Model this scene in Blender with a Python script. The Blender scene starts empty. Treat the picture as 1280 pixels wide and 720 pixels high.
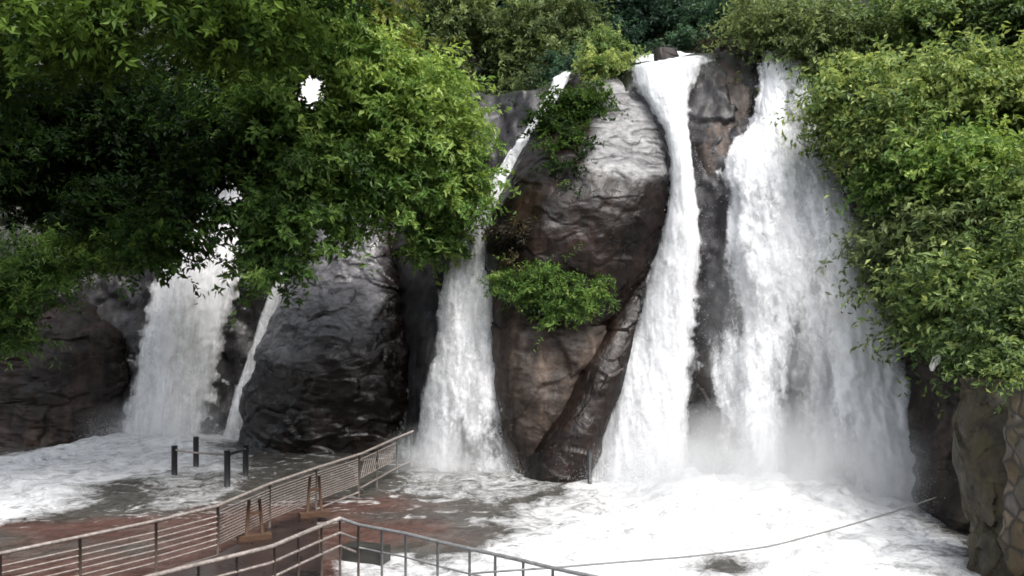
import bpy, math, numpy as np
from mathutils import Vector

rng = np.random.default_rng(7)
# ------------------------------------------------------------------ view
F, HZ, CH = 1108.0, 380.0, 5.0          # focal length in photo pixels, horizon row, eye height (m)

def W(px, py, Y):
    px, py, Y = np.broadcast_arrays(np.asarray(px, float), np.asarray(py, float), np.asarray(Y, float))
    return np.stack([(px - 640) / F * Y, Y, CH - (py - HZ) / F * Y], -1)

def ground_pt(px, py, z=0.0):
    return W(px, py, (CH - z) * F / (py - HZ))

scene = bpy.context.scene
col = scene.collection
cam = bpy.data.cameras.new('camera')
cam.sensor_width = 36; cam.lens = 36 * F / 1280; cam.shift_y = 20 / 1280
cam.clip_start = 0.1; cam.clip_end = 500
co = bpy.data.objects.new('camera', cam); col.objects.link(co)
co.location = (0, 0, CH); co.rotation_euler = (math.pi / 2, 0, 0)
scene.camera = co

# ------------------------------------------------------------------ noise
def _h(ix, iy, iz, s):
    h = (ix.astype(np.uint32) * np.uint32(374761393) + iy.astype(np.uint32) * np.uint32(668265263)
         + iz.astype(np.uint32) * np.uint32(2246822519) + np.uint32(s * 3266489917 & 0xffffffff))
    h = (h ^ (h >> np.uint32(13))) * np.uint32(1274126177)
    h = (h ^ (h >> np.uint32(16))) * np.uint32(2654435761)
    return (h ^ (h >> np.uint32(15)))

_G = np.array([(1,1,0),(-1,1,0),(1,-1,0),(-1,-1,0),(1,0,1),(-1,0,1),(1,0,-1),(-1,0,-1),
               (0,1,1),(0,-1,1),(0,1,-1),(0,-1,-1),(1,1,0),(-1,1,0),(0,-1,1),(0,-1,-1)], float)

def perlin(p, s=0):
    i = np.floor(p).astype(np.int64); f = p - i
    u = f * f * f * (f * (f * 6 - 15) + 10)
    out = 0
    for dx in (0, 1):
        for dy in (0, 1):
            for dz in (0, 1):
                g = _G[_h(i[..., 0] + dx, i[..., 1] + dy, i[..., 2] + dz, s) & np.uint32(15)]
                d = g[..., 0] * (f[..., 0] - dx) + g[..., 1] * (f[..., 1] - dy) + g[..., 2] * (f[..., 2] - dz)
                w = (u[..., 0] if dx else 1 - u[..., 0]) * (u[..., 1] if dy else 1 - u[..., 1]) * (u[..., 2] if dz else 1 - u[..., 2])
                out = out + w * d
    return out

def fbm(p, oct=4, s=0, gain=.5):
    a, t, o = 1.0, 0.0, 0
    for k in range(oct):
        o = o + a * perlin(p * 2.0 ** k, s + 17 * k); t += a; a *= gain
    return o / t * 1.5

def ridged(p, oct=3, s=0):
    a, t, o = 1.0, 0.0, 0
    for k in range(oct):
        o = o + a * (1 - 2 * np.abs(perlin(p * 2.0 ** k, s + 31 * k))); t += a; a *= .5
    return o / t

def facets(p, s=0):
    """broken planar faces: every cell tilts its own way"""
    i = np.floor(p).astype(np.int64); best = np.full(p.shape[:-1], 1e9); val = np.zeros(p.shape[:-1])
    for dx in (-1, 0, 1):
        for dy in (-1, 0, 1):
            for dz in (-1, 0, 1):
                c = i + np.array([dx, dy, dz]); h = _h(c[..., 0], c[..., 1], c[..., 2], s)
                q = c + np.stack([(h & np.uint32(255)) / 255., ((h >> np.uint32(8)) & np.uint32(255)) / 255., ((h >> np.uint32(16)) & np.uint32(255)) / 255.], -1)
                d = p - q; dd = (d * d).sum(-1); m = dd < best
                g = _h(c[..., 0], c[..., 1], c[..., 2], s + 91)
                nv = np.stack([(g & np.uint32(255)) / 127.5 - 1, ((g >> np.uint32(8)) & np.uint32(255)) / 127.5 - 1, ((g >> np.uint32(16)) & np.uint32(255)) / 127.5 - 1], -1)
                val = np.where(m, (d * nv).sum(-1) + .35 * nv[..., 0], val); best = np.where(m, dd, best)
    return val

def sstep(a, b, x):
    t = np.clip((x - a) / (b - a), 0, 1); return t * t * (3 - 2 * t)

# ------------------------------------------------------------------ objects
def tag(o, label=None, cat=None, group=None, kind=None):
    for k, v in (('label', label), ('category', cat), ('group', group), ('kind', kind)):
        if v: o[k] = v
    return o

def thing(name, label, cat, loc, group=None):
    o = bpy.data.objects.new(name, None); col.objects.link(o)
    o.location = [float(c) for c in loc]; o.empty_display_size = .3
    return tag(o, label, cat, group)

def mk(name, V, faces, mat, parent=None, attrs=None, uv=None, smooth=True, origin=None):
    V = np.asarray(V, float).reshape(-1, 3)
    if not isinstance(faces, (list, tuple)): faces = [faces]
    off = np.array(parent.location) if parent is not None else np.zeros(3)
    if parent is not None and parent.parent is not None:
        off = off + np.array(parent.parent.location)
    if origin is not None: off = np.asarray(origin, float)
    me = bpy.data.meshes.new(name)
    me.vertices.add(len(V)); me.vertices.foreach_set('co', (V - off).astype(np.float32).ravel())
    idx = np.concatenate([np.asarray(f, np.int64).ravel() for f in faces])
    cnt = np.concatenate([np.full(len(f), f.shape[1]) for f in map(np.asarray, faces)])
    st = np.concatenate([[0], np.cumsum(cnt)[:-1]])
    me.loops.add(len(idx)); me.loops.foreach_set('vertex_index', idx.astype(np.int32))
    me.polygons.add(len(cnt)); me.polygons.foreach_set('loop_start', st.astype(np.int32))
    me.update(calc_edges=True)
    me.polygons.foreach_set('use_smooth', np.full(len(cnt), smooth))
    for k, a in (attrs or {}).items():
        at = me.attributes.new(k, 'FLOAT', 'POINT'); at.data.foreach_set('value', np.asarray(a, np.float32).ravel())
    if uv is not None:
        l = me.uv_layers.new(name='flow'); l.data.foreach_set('uv', np.asarray(uv, np.float32).reshape(-1, 2)[idx].ravel())
    me.validate()
    me.materials.append(mat)
    o = bpy.data.objects.new(name, me); col.objects.link(o)
    if parent is not None: o.parent = parent
    elif origin is not None: o.location = [float(c) for c in origin]
    return o

def grid_faces(n, m, wrap=False):
    j, i = np.meshgrid(np.arange(n - 1), np.arange(m if wrap else m - 1), indexing='ij')
    i2 = (i + 1) % m
    return np.stack([j * m + i, j * m + i2, (j + 1) * m + i2, (j + 1) * m + i], -1).reshape(-1, 4)

class MB:
    """collects tubes and boxes into one mesh"""
    def __init__(s): s.V, s.F, s.n = [], [], 0
    def add(s, V, Fq):
        s.V.append(np.asarray(V, float)); s.F.append(np.asarray(Fq) + s.n); s.n += len(V); return s
    def tube(s, pts, r, n=8):
        pts = np.asarray(pts, float); m = len(pts); r = np.broadcast_to(r, (m,))
        T = np.gradient(pts, axis=0); T /= np.linalg.norm(T, axis=1, keepdims=True) + 1e-9
        rings = []
        up = np.array([0, 0, 1.0]) if abs(T[0, 2]) < .9 else np.array([1.0, 0, 0])
        for k in range(m):
            a = np.cross(T[k], up); a /= np.linalg.norm(a) + 1e-9; b = np.cross(T[k], a); up = -b if False else np.cross(a, T[k])
            th = np.linspace(0, 2 * np.pi, n, endpoint=False)
            rings.append(pts[k] + r[k] * (np.cos(th)[:, None] * a + np.sin(th)[:, None] * b))
        V = np.concatenate(rings + [pts[:1], pts[-1:]])
        Fq = grid_faces(m, n, True)
        i = np.arange(n); c0, c1 = m * n, m * n + 1
        caps = np.concatenate([np.stack([i, np.full(n, c0), np.full(n, c0), (i + 1) % n], 1)[:, [0, 3, 1]],
                               np.stack([(m - 1) * n + (i + 1) % n, (m - 1) * n + i, np.full(n, c1)], 1)])
        s.T = getattr(s, 'T', []); s.T.append(caps + s.n)
        return s.add(V, Fq)
    def box(s, c, h, ax=None, bevel=0):
        c = np.asarray(c, float); A = np.eye(3) if ax is None else np.asarray(ax, float)
        sg = np.array([(x, y, z) for z in (-1, 1) for y in (-1, 1) for x in (-1, 1)], float) * np.asarray(h)
        return s.add(c + sg @ A, np.array([(0, 2, 3, 1), (4, 5, 7, 6), (0, 1, 5, 4), (2, 6, 7, 3), (0, 4, 6, 2), (1, 3, 7, 5)]))
    def build(s, name, mat, parent=None, smooth=True, origin=None):
        fs = [np.concatenate(s.F)]
        if getattr(s, 'T', None): fs.append(np.concatenate(s.T))
        return mk(name, np.concatenate(s.V), fs, mat, parent, smooth=smooth, origin=origin)

# ------------------------------------------------------------------ materials
class NT:
    def __init__(s, name):
        s.m = bpy.data.materials.new(name); s.m.use_nodes = True
        s.t = s.m.node_tree; s.t.nodes.clear(); s.out = s.n('ShaderNodeOutputMaterial')
    def n(s, typ, **kw):
        nd = s.t.nodes.new(typ)
        for k, v in kw.items():
            if k in nd.inputs.keys():
                if isinstance(v, bpy.types.NodeSocket): s.t.links.new(v, nd.inputs[k])
                else: nd.inputs[k].default_value = v
            else: setattr(nd, k, v)
        return nd
    def l(s, a, b): s.t.links.new(a, b)
    def math(s, op, a, b=None, c=None, clamp=False):
        nd = s.t.nodes.new('ShaderNodeMath'); nd.operation = op; nd.use_clamp = clamp
        for i, v in enumerate((a, b, c)):
            if v is None: continue
            if isinstance(v, bpy.types.NodeSocket): s.l(v, nd.inputs[i])
            else: nd.inputs[i].default_value = v
        return nd.outputs[0]
    def mix(s, f, a, b, blend='MIX'):
        nd = s.t.nodes.new('ShaderNodeMix'); nd.data_type = 'RGBA'; nd.blend_type = blend
        for i, v in ((0, f), (6, a), (7, b)):
            if isinstance(v, bpy.types.NodeSocket): s.l(v, nd.inputs[i])
            else: nd.inputs[i].default_value = (*v, 1) if isinstance(v, tuple) and len(v) == 3 else v
        return nd.outputs[2]
    def ramp(s, f, pts, interp='LINEAR'):
        nd = s.t.nodes.new('ShaderNodeValToRGB'); cr = nd.color_ramp; cr.interpolation = interp
        while len(cr.elements) < len(pts): cr.elements.new(.5)
        for e, (p, c) in zip(cr.elements, pts):
            e.position = p; e.color = (*c, 1) if isinstance(c, tuple) else (c, c, c, 1)
        s.l(f, nd.inputs[0]); return nd.outputs[0]
    def coord(s, scale=(1, 1, 1), which='Object'):
        tc = s.n('ShaderNodeTexCoord'); mp = s.n('ShaderNodeMapping')
        mp.inputs['Scale'].default_value = scale; s.l(tc.outputs[which], mp.inputs[0]); return mp.outputs[0]
    def noise(s, vec, scale, detail=5, rough=.55, dist=0.0):
        nd = s.n('ShaderNodeTexNoise', Scale=scale, Detail=detail, Roughness=rough, Distortion=dist)
        s.l(vec, nd.inputs['Vector']); return nd.outputs[0]
    def attr(s, name):
        nd = s.n('ShaderNodeAttribute'); nd.attribute_name = name; return nd.outputs['Fac']
    def bump(s, h, strength=.5, dist=.1, normal=None):
        nd = s.n('ShaderNodeBump', Strength=strength, Distance=dist); s.l(h, nd.inputs['Height'])
        if normal is not None: s.l(normal, nd.inputs['Normal'])
        return nd.outputs[0]
    def done(s, sh): s.l(sh, s.out.inputs[0]); return s.m

def mat_rock(name, c0, c1, c2, dry=(.21, .205, .205), moss=(.05, .06, .015), rough=(.3, .6), spec=.5):
    t = NT(name)
    v = t.coord(); vs = t.coord((1, 1, .3))
    big = t.noise(v, .55, 6, .6, .6); fine = t.noise(v, 5, 7, .65); st = t.noise(vs, 2.2, 6, .6, .8)
    c = t.ramp(t.math('ADD', t.math('MULTIPLY', big, .6), t.math('MULTIPLY', st, .4)), [(.36, c0), (.5, c1), (.66, c2)])
    fr = t.ramp(fine, [(.3, .55), (.7, 1.35)]); c = t.mix(1, c, fr, 'MULTIPLY')
    # dry lichen-grey stone with wavy dark bands
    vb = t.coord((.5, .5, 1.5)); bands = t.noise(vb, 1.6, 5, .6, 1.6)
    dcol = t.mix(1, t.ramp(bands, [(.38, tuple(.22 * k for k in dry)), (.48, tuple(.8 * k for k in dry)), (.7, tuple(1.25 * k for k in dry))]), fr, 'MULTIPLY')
    sk = t.noise(t.coord((1.6, 1.6, .12)), 1.5, 5, .6, .4)
    c = t.mix(1, c, t.ramp(sk, [(.36, .45), (.5, 1.0), (.66, 1.7)]), 'MULTIPLY')
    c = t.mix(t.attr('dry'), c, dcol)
    mn = t.math('MULTIPLY', t.attr('moss'), t.ramp(t.noise(v, 2.5, 6, .7), [(.35, 0.0), (.6, 1.0)]))
    c = t.mix(mn, c, moss)
    rg = t.ramp(t.noise(v, 1.6, 5, .6), [(.35, rough[0]), (.65, rough[1])])
    cr = t.ramp(t.noise(v, .9, 6, .62, 1.2), [(.47, 1.0), (.5, 0.0), (.53, 1.0)])
    h = t.math('ADD', t.math('MULTIPLY', fine, .5), t.math('ADD', t.math('MULTIPLY', st, .7), t.math('MULTIPLY', cr, .12)))
    b = t.n('ShaderNodeBsdfPrincipled')
    b.inputs['Specular IOR Level'].default_value = spec
    t.l(c, b.inputs['Base Color']); t.l(rg, b.inputs['Roughness']); t.l(t.bump(h, .45, .10), b.inputs['Normal'])
    return t.done(b.outputs[0])

M = {}
M['rock'] = mat_rock('wet_brown_rock', (.003, .002, .0016), (.009, .0055, .0042), (.028, .0165, .0125), rough=(.22, .5), spec=.28)
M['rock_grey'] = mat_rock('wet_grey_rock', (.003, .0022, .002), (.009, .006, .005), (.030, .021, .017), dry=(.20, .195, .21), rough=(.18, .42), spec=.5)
M['rock_tan'] = mat_rock('tan_rock', (.010, .0065, .005), (.038, .026, .020), (.095, .070, .054), rough=(.4, .7), spec=.35)
M['rock_pillar'] = mat_rock('streaked_rock', (.014, .010, .008), (.048, .035, .029), (.14, .115, .10), rough=(.4, .7), spec=.3)
M['rock_side'] = mat_rock('brown_side_rock', (.004, .0026, .002), (.015, .0095, .007), (.050, .034, .027), moss=(.048, .040, .018), rough=(.45, .75), spec=.3)
M['cliff'] = mat_rock('cliff_rock', (.006, .005, .005), (.017, .015, .016), (.050, .045, .048), moss=(.012, .016, .006), spec=.4)

def mat_leaf(name, dark, mid, bright, trans=.42, rough=.5, spec=.3):
    t = NT(name)
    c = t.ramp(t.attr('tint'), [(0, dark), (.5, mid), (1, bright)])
    b = t.n('ShaderNodeBsdfPrincipled', Roughness=rough)
    b.inputs['Specular IOR Level'].default_value = spec
    t.l(c, b.inputs['Base Color'])
    tr = t.n('ShaderNodeBsdfTranslucent'); t.l(t.mix(.5, c, t.mix(1, c, (1.3, 1.25, .5), 'MULTIPLY')), tr.inputs[0])
    mx = t.n('ShaderNodeMixShader'); mx.inputs[0].default_value = trans
    t.l(b.outputs[0], mx.inputs[1]); t.l(tr.outputs[0], mx.inputs[2])
    return t.done(mx.outputs[0])
M['leaf_deep'] = mat_leaf('deep_green_leaves', (.008, .018, .005), (.028, .060, .013), (.115, .185, .034), spec=.12)
M['leaf_bright'] = mat_leaf('fresh_green_leaves', (.024, .056, .013), (.118, .215, .046), (.310, .410, .105))
M['leaf_yellow'] = mat_leaf('yellow_green_leaves', (.050, .075, .015), (.150, .185, .030), (.300, .270, .060))
M['leaf_muted'] = mat_leaf('muted_green_leaves', (.046, .066, .028), (.135, .185, .070), (.280, .335, .130))
M['leaf_blue'] = mat_leaf('blue_green_leaves', (.014, .034, .020), (.036, .080, .048), (.080, .150, .080))
M['leaf_olive'] = mat_leaf('olive_green_leaves', (.034, .060, .020), (.155, .235, .074), (.370, .430, .140))
M['leaf_rust'] = mat_leaf('dry_brown_leaves', (.014, .012, .007), (.05, .040, .020), (.14, .115, .06))

def mat_bark(name, a, b_):
    t = NT(name); v = t.coord((1, 1, .25)); n = t.noise(v, 9, 6, .65)
    b = t.n('ShaderNodeBsdfPrincipled', Roughness=.85); t.l(t.ramp(n, [(.3, a), (.7, b_)]), b.inputs['Base Color'])
    t.l(t.bump(n, .8, .03), b.inputs['Normal']); return t.done(b.outputs[0])
M['bark'] = mat_bark('dark_bark', (.015, .011, .008), (.05, .038, .028))
M['bark_pale'] = mat_bark('pale_bark', (.08, .055, .04), (.22, .16, .12))

def mat_water(name, col_, us=2.2, vs=.32, k=2.6, speck=.28, dk=.66):
    t = NT(name); tc = t.n('ShaderNodeUVMap'); tc.uv_map = 'flow'
    def mp(sx, sy):
        m_ = t.n('ShaderNodeMapping'); m_.inputs['Scale'].default_value = (sx, sy, 1); t.l(tc.outputs[0], m_.inputs[0]); return m_.outputs[0]
    streak = t.noise(mp(us, vs), 1.0, 7, .62, .5)
    spk = t.noise(mp(5.5, 3.6), 1.0, 6, .72, .9)
    N = t.math('ADD', t.math('MULTIPLY', streak, 1 - speck), t.math('MULTIPLY', spk, speck))
    a = t.math('MULTIPLY', t.math('SUBTRACT', t.math('ADD', N, t.attr('cover')), 1.0), k, clamp=True)
    c = t.mix(t.ramp(t.math('ADD', t.math('MULTIPLY', spk, .5), t.math('MULTIPLY', streak, .5)), [(.36, 0.0), (.58, 1.0)]), tuple(dk * q for q in col_), col_)
    h = t.math('ADD', streak, t.math('MULTIPLY', spk, .7))
    nrm = t.bump(h, .35, .12)
    d = t.n('ShaderNodeBsdfPrincipled', Roughness=.55); d.inputs['Specular IOR Level'].default_value = .3
    t.l(c, d.inputs['Base Color']); t.l(nrm, d.inputs['Normal'])
    tr = t.n('ShaderNodeBsdfTranslucent'); t.l(c, tr.inputs[0]); t.l(nrm, tr.inputs['Normal'])
    m1 = t.n('ShaderNodeMixShader'); m1.inputs[0].default_value = .3
    t.l(d.outputs[0], m1.inputs[1]); t.l(tr.outputs[0], m1.inputs[2])
    tp = t.n('ShaderNodeBsdfTransparent'); m2 = t.n('ShaderNodeMixShader')
    t.l(a, m2.inputs[0]); t.l(tp.outputs[0], m2.inputs[1]); t.l(m1.outputs[0], m2.inputs[2])
    return t.done(m2.outputs[0])
M['fall'] = mat_water('white_water', (.90, .905, .92))
M['fall_brightened'] = mat_water('brightened_white_water', (.96, .96, .965), dk=.9, k=3.0)  # brighter copy of the white water, offsets tree shade on the left fall
M['fall_grain'] = mat_water('grainy_white_water', (.90, .905, .92), us=2.6, vs=.6, k=3.6, speck=.56)

def mat_spray():
    t = NT('water_spray')
    d = t.n('ShaderNodeBsdfDiffuse', Color=(.92, .93, .95, 1)); tr = t.n('ShaderNodeBsdfTranslucent', Color=(.92, .93, .95, 1))
    m = t.n('ShaderNodeMixShader'); m.inputs[0].default_value = .45
    t.l(d.outputs[0], m.inputs[1]); t.l(tr.outputs[0], m.inputs[2]); return t.done(m.outputs[0])
M['spray'] = mat_spray()

def mat_pool():
    t = NT('pool_water'); v = t.coord()
    foam = t.attr('foam'); red = t.attr('red')
    n1 = t.noise(v, 1.3, 7, .66, 1.8); n2 = t.noise(v, 5.0, 6, .7, 1.2)
    N = t.math('ADD', t.math('MULTIPLY', n1, .6), t.math('MULTIPLY', n2, .4))
    n3 = t.noise(v, 13.0, 5, .7, .8)
    N = t.math('ADD', t.math('MULTIPLY', N, .8), t.math('MULTIPLY', n3, .2))
    a = t.math('MULTIPLY', t.math('SUBTRACT', t.math('ADD', N, foam), 1.0), 2.9, clamp=True)
    murk = t.mix(red, t.ramp(n1, [(.35, (.035, .032, .026)), (.65, (.10, .095, .085))]),
                 t.ramp(n1, [(.35, (.055, .024, .018)), (.65, (.125, .070, .055))]))
    h = t.math('ADD', t.math('MULTIPLY', n1, 1.0), t.math('MULTIPLY', n2, .45))
    nrm = t.bump(h, .8, .25)
    w = t.n('ShaderNodeBsdfPrincipled', Roughness=.16); w.inputs['IOR'].default_value = 1.33
    t.l(murk, w.inputs['Base Color']); t.l(nrm, w.inputs['Normal'])
    f = t.n('ShaderNodeBsdfPrincipled', Roughness=.7); f.inputs['Base Color'].default_value = (.80, .805, .81, 1)
    f.inputs['Specular IOR Level'].default_value = .2
    fc = t.math('ADD', t.math('MULTIPLY', n1, .5), t.math('MULTIPLY', N, .5))
    t.l(t.ramp(fc, [(.37, (.42, .425, .43)), (.48, (.66, .665, .67)), (.58, (.80, .805, .81))]), f.inputs['Base Color'])
    t.l(nrm, f.inputs['Normal'])
    m = t.n('ShaderNodeMixShader'); t.l(a, m.inputs[0]); t.l(w.outputs[0], m.inputs[1]); t.l(f.outputs[0], m.inputs[2])
    return t.done(m.outputs[0])
M['pool'] = mat_pool()

def mat_simple(name, a, b_, scale=6, rough=.5, metal=0.0, bump=.2, aniso=(1, 1, 1)):
    t = NT(name); v = t.coord(aniso); n = t.noise(v, scale, 6, .65)
    b = t.n('ShaderNodeBsdfPrincipled', Metallic=metal)
    t.l(t.ramp(n, [(.32, a), (.68, b_)]), b.inputs['Base Color'])
    t.l(t.ramp(n, [(.3, rough * .8), (.7, min(1, rough * 1.25))]), b.inputs['Roughness'])
    t.l(t.bump(n, bump, .02), b.inputs['Normal']); return t.done(b.outputs[0])
M['steel'] = mat_simple('weathered_steel', (.13, .105, .09), (.33, .29, .265), 14, .5, .25)
M['steel_dark'] = mat_simple('dark_painted_steel', (.045, .032, .026), (.11, .085, .07), 14, .55, .1)
M['steel_grey'] = mat_simple('grey_steel', (.10, .10, .10), (.22, .22, .22), 14, .5, .2)
M['black_post'] = mat_simple('black_wet_post', (.008, .008, .009), (.02, .02, .022), 10, .4)
M['rust'] = mat_simple('rusty_iron', (.03, .014, .008), (.085, .042, .018), 16, .8, 0, .5)
M['rope'] = mat_simple('grey_rope', (.12, .12, .12), (.24, .24, .23), 40, .8)
M['pave'] = mat_simple('wet_red_pavement', (.008, .006, .0055), (.038, .023, .020), 1.6, .3, 0, .4)
M['concrete'] = mat_simple('dark_wet_concrete', (.010, .011, .009), (.035, .034, .029), 3, .4, 0, .4)
M['white'] = mat_simple('white_cloth', (.62, .60, .56), (.78, .77, .74), 8, .7)
M['soil'] = mat_simple('dark_ground', (.02, .018, .012), (.05, .045, .03), .8, .9)

# ------------------------------------------------------------------ cliff and hillside
_bx = np.array([-60, -24, -19, -14, -10, -8, -6, -4.4, -3.1, -2, 0, 2, 4, 6, 9, 11, 13, 20, 40], float)
_by = np.array([26, 30.5, 32, 33, 33, 33, 33, 32.4, 28.4, 27.5, 27.2, 26.8, 25.7, 24.4, 24.0, 23.6, 22.6, 19, 14], float)
def _Bsm():
    xs = np.linspace(-60, 40, 1001); ys = np.interp(xs, _bx, _by)
    k = np.exp(-.5 * (np.arange(-30, 31) / 6.0) ** 2); k /= k.sum()
    return xs, np.convolve(np.pad(ys, 30, mode='edge'), k, 'valid')
_XS, _YS = _Bsm()
def cliff_base(x, z):
    zc = np.clip(z, -2, None)
    lip = 13.0 + 2.6 * sstep(-2, -7, x) + (.35 * np.sin(x * 1.7) + .3 * np.sin(x * 3.9 + 1)) * sstep(1.8, 3.2, np.abs(x - 5.2)) * sstep(2.2, 3.4, np.abs(x + .6)) - .7 * sstep(3.2, 1.2, np.abs(x + .8))
    return np.interp(x, _XS, _YS) + .15 * zc + .012 * np.clip(zc, 0, lip) ** 2 + 4.2 * np.clip(zc - lip, 0, 2) + .7 * np.clip(zc - lip - 2, 0, None)
def cliff_soft(x, z):
    p = np.stack([x * .22, z * .12, np.zeros_like(x)], -1)
    return cliff_base(x, z) + .55 * fbm(p, 2, 3)
def cliff_full(x, z):
    p = np.stack([x, z * .55, np.zeros_like(x) + 4.2], -1)
    w = np.stack([x, z * .7, x * 0 + 1.3], -1); w = w + .4 * np.stack([perlin(w * .8, 1), perlin(w * .8, 2), w[..., 0] * 0], -1)
    return cliff_soft(x, z) + .22 * facets(w * .6, 4) + .09 * facets(w * 1.7, 6) - .28 * ridged(p * .7, 4, 9) + .35 * fbm(p * .9, 5, 21)

def on_cliff(px, py, off=0.0, f=cliff_soft):
    px, py = np.broadcast_arrays(np.asarray(px, float), np.asarray(py, float))
    Y = np.full(px.shape, 29.0)
    for _ in range(14):
        q = W(px, py, Y); Y = .4 * Y + .6 * (f(q[..., 0], q[..., 2]) - off)
    return Y

xs = np.arange(-34, 24, .11); zs = np.concatenate([np.arange(-1.2, 16, .1), np.arange(16, 34, .3)])
Z, X = np.meshgrid(zs, xs, indexing='ij')
Yc = cliff_full(X, Z)
mossy = 3 * np.maximum(sstep(11.5, 13.5, Z + fbm(np.stack([X * .4, Z * .4, X * 0], -1), 3, 5)), sstep(-12.5, -14.5, X) * sstep(6, 8, Z))
cl = mk('cliff', np.stack([X, Yc, Z], -1), grid_faces(len(zs), len(xs)), M['cliff'],
        attrs={'dry': np.zeros(X.size), 'moss': mossy * 1.0})
tag(cl, 'dark wet rock cliff and hillside behind the waterfalls', None, None, 'structure')

gv = np.array([(-150, -60, -.9), (150, -60, -.9), (150, 220, -.9), (-150, 220, -.9)], float)
tag(mk('ground', gv, np.array([[0, 1, 2, 3]]), M['soil']), 'dark ground', None, None, 'structure')

gx = np.linspace(-90, 90, 181); gy = np.linspace(-60, -14, 60); GY, GX = np.meshgrid(gy, gx, indexing='ij')  # unseen wooded slope, added behind the camera to keep low sky light off the rocks
gz = -1 + 22 * sstep(-14, -46, GY) + 10 * sstep(25, 80, np.abs(GX)); gp = np.stack([GX, GY, gz], -1)
gz = gz + 2.2 * fbm(gp * .25, 3, 55) + 1.2 * ridged(gp * .5, 3, 56)
wd = mk('hillside', np.stack([GX, GY, gz], -1), grid_faces(60, 181), mat_simple('added_slope_green', (.008, .016, .006), (.04, .07, .02), 1.5, .8, 0, .8))
tag(wd, 'added wooded slope behind the camera, blocking low sky light from the falls', None, None, 'structure')

# ------------------------------------------------------------------ boulders
def rock(name, label, rows, mat, seed, amp=.25, cat='boulder', nexp=2.4, dry=None, moss=None, NR=170, NA=230, smooth_rows=5, chunk=.5, parent=None, facet=.8):
    rows = np.array(rows, float)
    t = np.linspace(0, 1, NR); py = np.interp(t, np.linspace(0, 1, len(rows)), rows[:, 0])
    py = np.linspace(rows[0, 0], rows[-1, 0], NR)
    def ip(c):
        a = np.interp(py, rows[:, 0], rows[:, c]); k = np.hanning(2 * smooth_rows + 3)[1:-1]; k /= k.sum()
        return np.convolve(np.pad(a, smooth_rows, mode='edge'), k, 'valid')
    L, R, Yr, ry = ip(1), ip(2), ip(3), ip(4)
    z = CH - (py - HZ) / F * Yr
    xl = (L - 640) / F * Yr; xr = (R - 640) / F * Yr
    cx, rx = (xl + xr) / 2, (xr - xl) / 2
    th = np.linspace(0, 2 * np.pi, NA, endpoint=False)
    cs, sn = np.cos(th), np.sin(th); e = 2 / nexp
    ux, uy = np.sign(cs) * np.abs(cs) ** e, np.sign(sn) * np.abs(sn) ** e
    V = np.stack([cx[:, None] + rx[:, None] * ux, Yr[:, None] - ry[:, None] * uy, np.repeat(z[:, None], NA, 1)], -1)
    c = np.stack([cx, Yr, z], -1)[:, None]
    d = V - c; d = d / (np.linalg.norm(d, axis=-1, keepdims=True) + 1e-9)
    # close top and bottom with rounded domes
    kt = np.linspace(0, 1, 9)[1:]
    def dome(ring, cen, h):
        out = []
        for q in kt:
            s_ = math.cos(q * math.pi / 2); out.append(cen + (ring - cen) * s_ + np.array([0, 0, h * math.sin(q * math.pi / 2)]))
        return np.stack(out)
    ht = min(rx[0], ry[0]) * .5
    top = dome(V[0], c[0], ht)[::-1]; bot = dome(V[-1], c[-1], -.3)
    V = np.concatenate([top, V, bot]); d = np.concatenate([np.repeat(d[:1], 8, 0), d, np.repeat(d[-1:], 8, 0)])
    d[:8, :, 2] += np.linspace(3, .2, 8)[:, None]; d[-8:, :, 2] -= np.linspace(.2, 3, 8)[:, None]
    d /= np.linalg.norm(d, axis=-1, keepdims=True)
    q = V + seed * 3.7
    strat = np.stack([q[..., 0] * .5, q[..., 1] * .5, q[..., 2] * 1.2 + .3 * q[..., 0]], -1)
    disp = amp * (1.15 * fbm(q * .38, 3, seed) + chunk * (ridged(strat * .55, 4, seed + 3) - .4) + .22 * fbm(q * 1.7, 5, seed + 5)
                  +   .08 * ridged(strat * 1.9, 4, seed + 8))
    wq = q + .5 * np.stack([perlin(q * .9, 5), perlin(q * .9, 6), perlin(q * .9, 7)], -1)
    disp = disp + facet * (.20 * facets(wq * np.array([.55, .55, .8]), seed) + .09 * facets(wq * np.array([1.5, 1.5, 2.0]), seed + 1))
    V = V + d * disp[..., None]
    A = {'dry': np.zeros(V.shape[:2]), 'moss': np.zeros(V.shape[:2])}
    PX = 640 + F * V[..., 0] / V[..., 1]; PY = HZ - F * (V[..., 2] - CH) / V[..., 1]
    nz = .5 * fbm(q * .8, 4, seed + 12)
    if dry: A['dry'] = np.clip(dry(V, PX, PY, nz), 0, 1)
    if moss: A['moss'] = np.clip(moss(V, PX, PY, nz), 0, 1)
    org = (float(cx[-1]), float(Yr[-1]), float(z[-1]))
    o = mk(name, V, grid_faces(len(V), NA, True), mat, attrs=A, origin=org)
    return tag(o, label, cat)

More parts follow.
